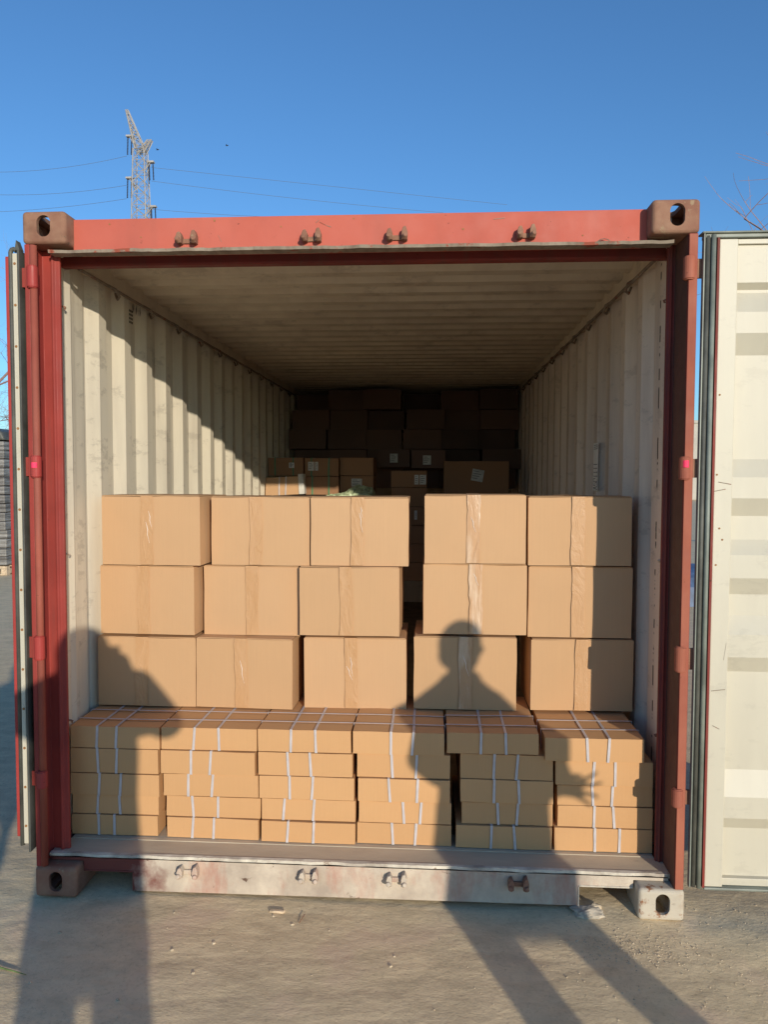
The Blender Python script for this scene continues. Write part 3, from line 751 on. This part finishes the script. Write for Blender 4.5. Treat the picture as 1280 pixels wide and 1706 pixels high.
o = b.build('plant_stem', 'straw', smooth=True); o.location = (.06, -.40, gh(.06, -.4)+.002); tag(o, 'thin green plant stem lying on the dirt at the lower left', 'stem')
b = MB()
b.tube([(0, 0, .003), (.012, .05, .006)], .0016, 5); o = b.build('twig', 'rust_brown'); o.location = (1.04, -.10, gh(1.04, -.1)+.002)
tag(o, 'short dark twig lying on the dirt in front of the sill', 'twig')
# gravel scatter
b = MB(); rr = random.Random(5)
def pebble(x, y, r):
    z = gh(x, y); n = 6; vs = []
    for k in range(n):
        t = 2*pi*k/n+rr.uniform(-.3, .3); vs.append((x+r*cos(t)*rr.uniform(.7, 1.2), y+r*sin(t)*rr.uniform(.6, 1), z-.001))
    for k in range(n):
        t = 2*pi*k/n+rr.uniform(-.3, .3); vs.append((x+.6*r*cos(t), y+.6*r*sin(t), z+r*rr.uniform(.45, .8)))
    b.add(vs, [(k, (k+1) % n, n+(k+1) % n, n+k) for k in range(n)]+[tuple(range(n, 2*n))])
for _ in range(420):
    pebble(rr.gauss(2.2, .11), rr.gauss(-.17, .05), rr.uniform(.001, .0038))
for _ in range(420): pebble(rr.uniform(2.0, 3.3), rr.uniform(-.45, .15), rr.uniform(.001, .004))
for _ in range(220): pebble(rr.uniform(-.4, 3.2), rr.uniform(-.9, .0), rr.uniform(.001, .0032))
for _ in range(20): pebble(rr.uniform(0, 3.2), rr.uniform(-.7, -.02), rr.uniform(.004, .008))
tag(b.build('gravel', 'stone'), 'loose grit and pebbles strewn over the dirt ground', 'gravel', kind='stuff')

# ------------------------------------------------------------ background
MT['tower'] = plain('galvanised_steel', (.38, .35, .32), .5, v=.15, sc=1)
MT['insul'] = plain('dark_insulator', (.03, .035, .06), .5)
T = empty('transmission_tower', (-38.3, 100, 0)); tag(T, 'pale steel lattice power pylon rising behind the container roof', 'power pylon')
b = MB()
def strut(p, q, r=.06): b.tube([p, q], r, 4)
def lat(z0, z1, w0, w1, cx0, cx1, nseg):
    prev = None
    for i in range(nseg+1):
        t = i/nseg; z = z0+(z1-z0)*t; w = w0+(w1-w0)*t; cx = cx0+(cx1-cx0)*t
        c = [(cx-w, -w, z), (cx+w, -w, z), (cx+w, w, z), (cx-w, w, z)]
        for k in range(4): strut(c[k], c[(k+1) % 4], .04)
        if prev:
            for k in range(4):
                strut(prev[k], c[k], .075); strut(prev[k], c[(k+1) % 4], .04); strut(prev[(k+1) % 4], c[k], .04)
        prev = c
    return prev
rot = .35
lat(0, 26, 3.2, 1.25, 0, 0, 8); lat(26, 45.6, 1.25, .75, 0, -.02, 13)
b.build('lattice_body', 'tower', T)
b = MB()
lat(45.6, 51, .6, .14, .05, -1.8, 6)       # earth wire peak
lat(45.2, 46.9, .45, .28, .2, 1.35, 3)
b.build('earth_wire_peak', 'tower', T)
def arm(x0, x1, z1, zl):
    global b
    b = MB(); s = -1 if x1 < 0 else 1
    for yy in (-.45, .45):
        strut((x0, yy, z1-1.6), (x1, yy*.4, z1), .06); strut((x0, yy, z1+.3), (x1, yy*.4, z1), .05)
        strut((x0+(x1-x0)*.5, yy*.7, z1-.8), (x0+(x1-x0)*.5, yy*.7, z1+.15), .04)
        strut((x0+(x1-x0)*.3, yy*.7, z1-1.1), (x0+(x1-x0)*.6, yy*.7, z1+.1), .04)
    b.box(x1-.45 if s < 0 else x1-.35, x1+.35 if s < 0 else x1+.45, -.3, .3, z1-.10, z1+.12)
    a_ = b.build('cross_arm', ['tower'], T)
    for dx, dd in ((-.33, -.35 if s < 0 else -.2), (.33, .18 if s < 0 else .35)):
        q = MB(); n_ = 12; P = []; R = []
        for i in range(n_*2+1):
            t = i/(n_*2); P.append((x1+dx*.8+(dd-dx*.8)*t, 0, z1-.1-(z1-.1-zl)*t)); R.append(.11 if i % 2 else .05)
        q.tube(P, R, 6); q.build('insulator_string', 'insul', a_)
arm(-.6, -1.45, 47.5, 45.05); arm(-.6, -1.55, 41.93, 39.28); arm(.55, 1.45, 44.0, 41.6); arm(.5, 1.7, 38.05, 35.6)
MT['cable'] = plain('cable_grey', (.13, .18, .27), .6)
def wire(p0, p1, sag, lab):
    b = MB(); P = []
    for i in range(25):
        t = i/24; p = Vector(p0).lerp(Vector(p1), t); p.z -= sag*4*t*(1-t); P.append(p)
    b.tube(P, .026, 4); o = b.build('power_line', 'cable'); tag(o, lab, 'power line', 'power lines strung from the pylon')
wire((-36.8, 100, 43.3), (12.5, 112, 41.6), 0, 'upper power line running right from the pylon over the container')
wire((-36.8, 100, 41.5), (3.0, 109, 39.6), .25, 'middle power line running right from the pylon over the container')
wire((-36.6, 100, 37.7), (-18.0, 104, 37.6), .15, 'lowest power line running right from the pylon, nearly touching the roof')
wire((-40.2, 100, 44.9), (-62, 103, 44.4), .6, 'upper power line leaving the pylon to the left')
wire((-40.3, 100, 41.0), (-62, 103, 41.3), .5, 'middle power line leaving the pylon to the left')
wire((-40.3, 100, 39.2), (-62, 103, 38.8), .3, 'lowest power line leaving the pylon to the left')
MT['bird'] = plain('dark_feathers', (.03, .03, .035), .8)
for p, s, lab in (((-21.35, 60, 28.48), .2, 'small dark bird flying just right of the pylon'), ((-15.5, 60, 28.68), .2, 'tiny dark bird flying further right of the pylon')):
    b = MB(); b.tube([(-.6*s, 0, 0), (-.3*s, 0, .02), (.3*s, 0, .03), (.6*s, 0, .05), (.75*s, 0, .05)], [.02*s, .16*s, .2*s, .11*s, .02*s], 8)
    for yy in (-1, 1): b.add([(-.15*s, 0, .05*s), (.25*s, 0, .05*s), (.1*s, yy*.9*s, .35*s), (-.2*s, yy*.9*s, .33*s), (-.15*s, 0, .0), (.25*s, 0, .0), (.1*s, yy*.9*s, .3*s), (-.2*s, yy*.9*s, .29*s)], [(0, 1, 2, 3), (7, 6, 5, 4), (0, 4, 5, 1), (1, 5, 6, 2), (2, 6, 7, 3), (3, 7, 4, 0)])
    o = b.build('bird', 'bird'); o.location = p; tag(o, lab, 'bird', 'birds in the sky')

MT['bark'] = plain('grey_brown_bark', (.17, .115, .10), .9, v=.3)
MT['twig'] = plain('pinkish_winter_twigs', (.26, .17, .16), .9, v=.2)
def bare_tree(loc, h, seed, label, spread=.5, depth=6, r=.12, toward=None, kids=3, group=None):
    rr = random.Random(seed); T_ = empty('bare_tree', loc); tag(T_, label, 'tree', group)
    tr = MB(); cr = MB()
    def grow(p, d, ln, rad, lev):
        pts = [p]; q = p.copy(); dd = d.copy(); n_ = 4
        for i in range(n_):
            dd = (dd+Vector((rr.uniform(-1, 1), rr.uniform(-1, 1), rr.uniform(-.3, .7)))*.13).normalized(); q = q+dd*ln/n_; pts.append(q.copy())
        R = [rad*(1-.4*i/n_) for i in range(n_+1)]
        (tr if lev < 1 else cr).tube(pts, R, 7 if lev < 2 else (4 if lev < 4 else 3), caps=False)
        if lev >= depth: return
        for k in range(kids if lev else kids+2):
            t = rr.uniform(.35, 1) if k else 1; i = min(n_-1, int(t*n_)); pp = pts[i].lerp(pts[i+1], t*n_-i)
            a = Vector((rr.gauss(0, 1), rr.gauss(0, 1), rr.gauss(0, .6))).normalized()
            nd = (dd*(1-spread)+a*spread+Vector((0, 0, .12))).normalized()
            if toward and lev == 0: nd = (nd+Vector(toward)*.8).normalized()
            grow(pp, nd, ln*rr.uniform(.55, .78), rad*rr.uniform(.42, .6), lev+1)
    grow(Vector((0, 0, -.1)), Vector((0, 0, 1)), h*.4, r, 0)
    tr.build('trunk', 'bark', T_, fix=False); cr.build('crown', 'twig', T_, fix=False)
bare_tree((10.1, 12.5, 0), 10.1, 4, 'bare winter tree leaning in from the right edge above the open door', .6, 5, .11, (-.5, 0, .2))
for i, (x, y, h, s, lab) in enumerate(((-21.5, 34, 12.5, 11, 'tall bare winter tree at the left edge behind the wrapped pallet load'), (-26.5, 40, 10, 15, 'lower bare winter tree further off at the left edge'), (-18.5, 31, 7, 17, 'small bare tree nearest the container on the left'))):
    bare_tree((x, y, 0), h, s, lab, .55, 6, .14, group='bare trees at the left edge')
bare_tree((34, 56, 0), 7, 21, 'bare tree glimpsed in the slit beside the right door', .55, 5, .14)

# wrapped load on a pallet, left of the container
PA = empty('pallet_load', (-5.9, 9.4, 0)); tag(PA, 'dark film-wrapped pallet load with white markings at the left edge', 'pallet load')
MT['wrap'] = NT('dark_wrapped_goods').m
m = NT('dark_wrap'); wv = m.noise(3, (.4, .4, 9), detail=7, rough=.7, lo=.4, hi=.62)
m.col(m.mix(wv, (.10, .09, .08), (.36, .34, .31)), .35); m.bump(m.noise(6, (.5, .5, 7), detail=6, lo=0, hi=1), .8, .03); MT['wrap'] = m.m
b = MB(); n = 14
for k in range(n):
    z0_ = .16+k*.142; j = random.uniform(-.012, .012); b.box(-.62+j, .62+j, -.5+j, .5+j, z0_, z0_+.135)
b.build('wrapped_goods', 'wrap', PA, bevel=.015)
b = MB(); b.prism([(-.64, 2.16), (.64, 2.16), (.58, 2.30), (.2, 2.38), (-.3, 2.39), (-.6, 2.28)], -.52, .52, 'y'); b.build('cover', 'gasket', PA, bevel=.03)
b = MB()
for y_ in (-.5, -.05, .4): b.box(-.62, .62, y_, y_+.1, 0, .02); b.box(-.62, .62, y_, y_+.1, .1, .122)
for x_ in (-.62, -.05, .52): b.box(x_, x_+.1, -.5, .5, .02, .1)
for k in range(6): b.box(-.62, .62, -.5+k*.18, -.40+k*.18, .1225, .145)
b.build('pallet', 'wood', PA)
b = MB()
def stroke(x0, z0, x1, z1, t=.016):
    d = Vector((x1-x0, 0, z1-z0)); l = d.length/2; d.normalize(); q = d.cross(Vector((0, 1, 0)))
    b.obox(((x0+x1)/2, -.522, (z0+z1)/2), d*(l+t*.5), (0, .003, 0), q*t)
for (zx, segs) in ((1.30, [(0, 0, 1, 1), (0, 1, 1, 0)]), (1.02, [(0, 0, 0, 1), (0, 1, .8, .8), (.8, .8, .8, .2), (.8, .2, 0, 0)]), (.80, [(0, 0, 1, 0), (0, 1, 1, 1)]), (.62, [(0, .5, 1, .5)])):
    for sg in segs:
        for ox in (.42, .28): stroke(ox+.09*sg[0], zx+.13*sg[1], ox+.09*sg[2], zx+.13*sg[3], .011)
b.build('white_marking', 'label', PA)

# slit to the right: pale wall, low blue mound
MT['pale'] = plain('pale_render', (.45, .42, .36), .9, v=.1, sc=1)
MT['blue'] = plain('blue_mound', (.07, .12, .22), .5, v=.3, sc=5)  # plain blue of the low mound
b = MB(); b.box(18, 44, 50, 50.3, 0, 5.2); b.box(17.9, 44.1, 49.9, 50.4, 5.2, 5.4)
for k in range(7): b.box(18+k*4.2, 18.4+k*4.2, 49.85, 50, 0, 5.2)
tag(b.build('perimeter_wall', 'pale', bevel=.02), 'pale distant wall glimpsed in the slit beside the right door', 'wall')
bm = bmesh.new(); bmesh.ops.create_grid(bm, x_segments=24, y_segments=16, size=1)
for v in bm.verts:
    u, w_ = v.co.x, v.co.y; e = max(abs(u), abs(w_))
    v.co = Vector((u*.85, w_*.6, (.42*(1-e**6)+.05*noise.noise(Vector((u*3, w_*3, 1)))*(1-e**4))))
me = bpy.data.meshes.new('blue_mound'); bm.to_mesh(me); bm.free(); o = mesh_obj('blue_mound', me, 'blue'); o.location = (4.75, 7.4, 0)
o.modifiers.new('s', 'SOLIDIFY').thickness = .01
tag(o, 'low blue mound, seen in the slit by the right door', 'tarpaulin')

# ------------------------------------------------------------ the people whose shadows fall on the load
MT['skin'] = plain('skin', (.50, .29, .20), .55, v=.08)
MT['lips'] = plain('lips', (.40, .16, .13), .5, v=.08)
MT['hair'] = plain('black_hair', (.02, .018, .016), .6)
MT['coat1'] = plain('dark_padded_coat', (.035, .04, .055), .8, v=.2)
MT['coat2'] = plain('olive_jacket', (.06, .065, .045), .8, v=.2)
MT['coat3'] = plain('grey_coat', (.09, .09, .095), .8, v=.2)
MT['trouser'] = plain('dark_trousers', (.03, .032, .04), .85, v=.2)
MT['shoe'] = plain('black_shoes', (.02, .02, .02), .5)
MT['eye'] = plain('eye_white', (.8, .78, .75), .2, v=.02)
MT['iris'] = plain('dark_iris', (.03, .02, .015), .2, v=.02)
class FL(MB):      # overlapping limbs and lofts, fused into one skin by a voxel remesh
    def ell(s, c, rx, ry, rz, n=14):
        vs = [(c[0], c[1], c[2]-rz)]
        for j in range(1, n):
            t = pi*j/n
            for k in range(n*2): a = pi*k/n; vs.append((c[0]+rx*sin(t)*cos(a), c[1]+ry*sin(t)*sin(a), c[2]-rz*cos(t)))
        vs.append((c[0], c[1], c[2]+rz)); m_ = n*2; fs = [(0, 1+(k+1) % m_, 1+k) for k in range(m_)]
        for j in range(n-2):
            for k in range(m_): a = 1+j*m_+k; b_ = 1+j*m_+(k+1) % m_; fs.append((a, b_, b_+m_, a+m_))
        e = len(vs)-1; fs += [(e, e-m_+k, e-m_+(k+1) % m_) for k in range(m_)]
        return s.add(vs, fs)
    def limb(s, *pr):     # (point, radius) pairs
        for (p, r), (q, r2) in zip(pr[:-1], pr[1:]): s.tube([p, q], [r, r2], 14)
        for p, r in pr: s.ell(p, r, r, r, 8)
        return s
    def loft(s, rings, n=28, ex=2.4):    # (cx, cy, z, rx, ry)
        vs = []
        for cx, cy, z, rx, ry in rings:
            for k in range(n):
                a = 2*pi*k/n; c, q = cos(a), sin(a)
                vs.append((cx+rx*math.copysign(abs(c)**(2/ex), c), cy+ry*math.copysign(abs(q)**(2/ex), q), z))
        N = len(rings); fs = [(i*n+k, i*n+(k+1) % n, (i+1)*n+(k+1) % n, (i+1)*n+k) for i in range(N-1) for k in range(n)]
        fs += [tuple(range(n))[::-1], tuple(range((N-1)*n, N*n))]
        return s.add(vs, fs)
    def fuse(s, name, mat, parent, vox=.01, it=4):
        o = s.build(name, mat, parent)
        r = o.modifiers.new('r', 'REMESH'); r.mode = 'VOXEL'; r.voxel_size = vox; r.use_smooth_shade = True
        m_ = o.modifiers.new('s', 'SMOOTH'); m_.iterations = it; m_.factor = .5
        return o
def person(loc, H_, coat, label, armR, armL, feet, sh=.19, rx=.18, ry=.13, hem=.62, legr=.09, hood=False, hipx=0, lx=.09, sleeve=1, flare=1, slope=0):
    k = H_/1.75; V = Vector
    root = empty('person', loc); tag(root, label, 'person', 'people standing behind the camera')
    B = FL(); C = FL(); T_ = FL()
    B.loft([(hipx, 0, .86*k, .12, .09), (hipx, 0, .95*k, .15, .10), (hipx*.7, 0, 1.08*k, .125, .09), (hipx*.3, 0, 1.25*k, .15, .10), (0, -.01, 1.40*k, .16, .09), (0, -.01, 1.45*k, .09, .06)])
    B.limb((V((0, -.012, 1.43*k)), .058), (V((0, .0, 1.56*k)), .053))
    z = 1.635*k    # head
    B.ell((0, 0, z+.012), .077, .096, .105); B.ell((0, .028, z-.045), .058, .066, .062); B.ell((0, .075, z-.088), .022, .018, .018)
    B.limb((V((0, .096, z+.025)), .009), (V((0, .114, z-.014)), .013)); B.ell((.012, .106, z-.018), .009, .01, .007); B.ell((-.012, .106, z-.018), .009, .01, .007)
    B.ell((0, .090, z+.040), .050, .012, .009); B.ell((0, .0915, z-.050), .021, .010, .006); B.ell((0, .0895, z-.060), .018, .010, .006)
    for s in (1, -1):
        B.ell((s*.080, -.004, z), .010, .018, .030); B.ell((s*.050, .070, z-.015), .018, .014, .016)
    for s, arm, n_ in ((1, armR, 'R'), (-1, armL, 'L')):
        el, wr, fd, pn = [V(a) for a in arm[:4]]; spr = arm[4] if len(arm) > 4 else 3; S_ = V((s*sh, -.01, 1.425*k)); fd.normalize(); pn = (pn-pn.dot(fd)*fd).normalized(); side = fd.cross(pn).normalized()*s
        B.limb((S_+V((-s*(.02+slope*.5), 0, -.034-slope)), .055), (el, .040), (el.lerp(wr, .35), .040), (wr, .026))
        palm = wr+fd*.055
        for q in (-.026, -.009, .009, .026): B.limb((wr+fd*.015+side*q*.6, .014), (palm+fd*.03+side*q, .0125))
        for off, ln in ((-.030, .070), (-.010, .080), (.011, .076), (.031, .060)):
            a = palm+fd*.030+side*off; cu = 3/spr; sd_ = side*off*spr; c_ = a+(fd*.93+pn*.25*cu+sd_).normalized()*ln*.5; d_ = c_+(fd*.75+pn*.55*cu+sd_).normalized()*ln*.30; e_ = d_+(fd*.5+pn*.8*cu+sd_).normalized()*ln*.24
            B.limb((a, .0098), (c_, .0088), (d_, .0080), (e_, .0068))
        a = wr+fd*.030-side*.022; c_ = a-side*.030+fd*.030+pn*.008; B.limb((a, .015), (c_, .0115), (c_+fd*.028+pn*.010-side*.004, .0095))
        C.limb((S_+V((-s*(.02+slope*.5), 0, -.030-slope)), .080), (S_.lerp(el, .5), .070*sleeve**.5), (el, .064*sleeve**.3), (el.lerp(wr, .45), .058*sleeve), (el.lerp(wr, .86), .045*sleeve))
        C.limb((V((s*.03, -.012, 1.475*k-slope*.3)), .066), (S_+V((-s*(.02+slope*.5), 0, -.030-slope)), .079))
        if hood: C.limb((V((s*.09, .10, 1.50)), .105), (V((s*.15, .14, 1.50)), .085), (el+V((0, 0, -.01)), .075))
        ft = V(feet[0] if s > 0 else feet[1]); hp = V((hipx+s*lx, 0, .88*k)); kn = hp.lerp(ft, .5)+V((0, .02, 0))
        B.limb((hp, .075), (kn, .052), (kn.lerp(ft, .3)+V((0, -.018, 0)), .050), (ft+V((0, 0, .09)), .036), (ft+V((s*.01, .09, .04)), .030))
        T_.limb((hp, legr*1.06), (kn, legr*.98), (kn.lerp(ft, .45), legr*.92), (ft+V((0, 0, .10)), legr*.86))
        F = FL(); F.limb((ft+V((0, -.055, .044)), .038), (ft+V((s*.008, .05, .042)), .043), (ft+V((s*.018, .145, .034)), .034)); F.limb((ft+V((0, -.03, .05)), .040), (ft+V((0, -.03, .10)), .043))
        F.fuse('shoe', 'shoe', root, .008)
    T_.loft([(hipx, 0, .80*k, lx+legr, .105), (hipx, 0, .90*k, lx+legr*.98, .115), (hipx, 0, 1.0*k, .15, .11)])
    C.loft([(hipx, 0, hem, rx*1.04*flare, ry*1.08), (hipx, 0, hem+.05, rx*1.05*flare, ry*1.1), (hipx, 0, .90*k, rx, ry*1.02), (hipx*.7, 0, 1.08*k, rx*.95, ry), (hipx*.3, -.005, 1.26*k, rx*1.0, ry), (0, -.01, 1.37*k, sh*1.02, ry*.92), (0, -.012, 1.425*k, sh*.93, ry*.75), (0, -.012, 1.465*k, sh*.55, ry*.65), (0, -.012, 1.50*k, .080, .078), (0, -.012, 1.53*k, .070, .070)])
    body = B.fuse('body', 'skin', root, .0055, 3)
    C.fuse('coat', coat, root, .011, 5); T_.fuse('trousers', 'trouser', root, .011, 5)
    for s in (1, -1):
        e = FL(); e.ell((s*.031, .080, z+.018), .0125, .012, .0085, 8); ey = e.build('eye', 'eye', body, smooth=True)
        e = FL(); e.ell((s*.031, .0895, z+.018), .0055, .004, .0055, 8); e.build('iris', 'iris', body, smooth=True)
    Hh = FL()
    if hood:
        Hh.ell((0, -.022, z+.022), .100, .108, .122); Hh.limb((V((0, -.045, z-.04)), .095), (V((0, -.03, 1.52*k)), .10))
    else:
        Hh.ell((0, -.014, z+.030), .083, .096, .098); Hh.ell((0, -.035, z-.015), .078, .070, .070)
    o = Hh.fuse('hood' if hood else 'hair', coat if hood else 'hair', root, .007, 3)
    # the opening for the face
    ct = FL(); ct.ell((0, .125, z-.012), .070, .085, .088 if hood else .066); cu = ct.build('c', 'hair', root); 
    md = o.modifiers.new('f', 'BOOLEAN'); md.operation = 'DIFFERENCE'; md.object = cu; md.solver = 'EXACT'
    bpy.context.view_layer.update(); dg = bpy.context.evaluated_depsgraph_get(); me = bpy.data.meshes.new_from_object(o.evaluated_get(dg)); o.modifiers.clear(); o.data = me; bpy.data.objects.remove(cu)
    return root
# photographer, both elbows out, phone held up just in front of the face
person((1.535, -3.06, 0), 1.78, 'coat1', 'person in a long dark hooded coat holding a phone up with both hands',
    ((.295, .06, 1.415), (.085, .225, 1.50), (-.30, .25, .95), (-.8, .1, -.2)), ((-.33, .06, 1.43), (-.130, .225, 1.50), (.30, .25, .95), (.8, .1, -.2)),
    ((.125, -.02, 0), (-.125, -.02, 0)), .19, .203, .14, .63, .088, True, 0, .117, sleeve=1.28)
b = MB().box(-.037, .037, 0, .008, -.08, .08); o = b.build('phone', 'gasket', bevel=.003, seg=3); o.location = (1.512, -2.766, 1.57)
tag(o, 'black phone held upright in the hands of the hooded person', 'phone')
# bystander on the right, legs apart, one hand held out
person((2.945, -2.53, 0), 1.72, 'coat2', 'person in an olive jacket standing legs apart with one hand held out to the side',
    ((.205, .02, 1.13), (.165, .17, 1.02), (.97, .20, -.05), (.15, -1, 0), 17), ((-.27, .0, 1.17), (-.17, .14, 1.03), (.4, .6, -.6), (1, .1, 0)),
    ((.285, 0, 0), (-.31, 0, 0)), .19, .215, .15, .60, .082, False, .0, .105, flare=1.05, sleeve=1.25, slope=.045)
person((.95, -3.22, 0), 1.70, 'coat3', 'person in a grey coat standing beside the hooded one, arms hanging',
    ((.23, -.02, 1.13), (.22, .06, .89), (0, .25, -.95), (-1, .1, 0)), ((-.23, -.02, 1.13), (-.22, .06, .89), (0, .25, -.95), (1, .1, 0)),
    ((.10, 0, 0), (-.10, 0, 0)), .18, .17, .12, .66, .088)
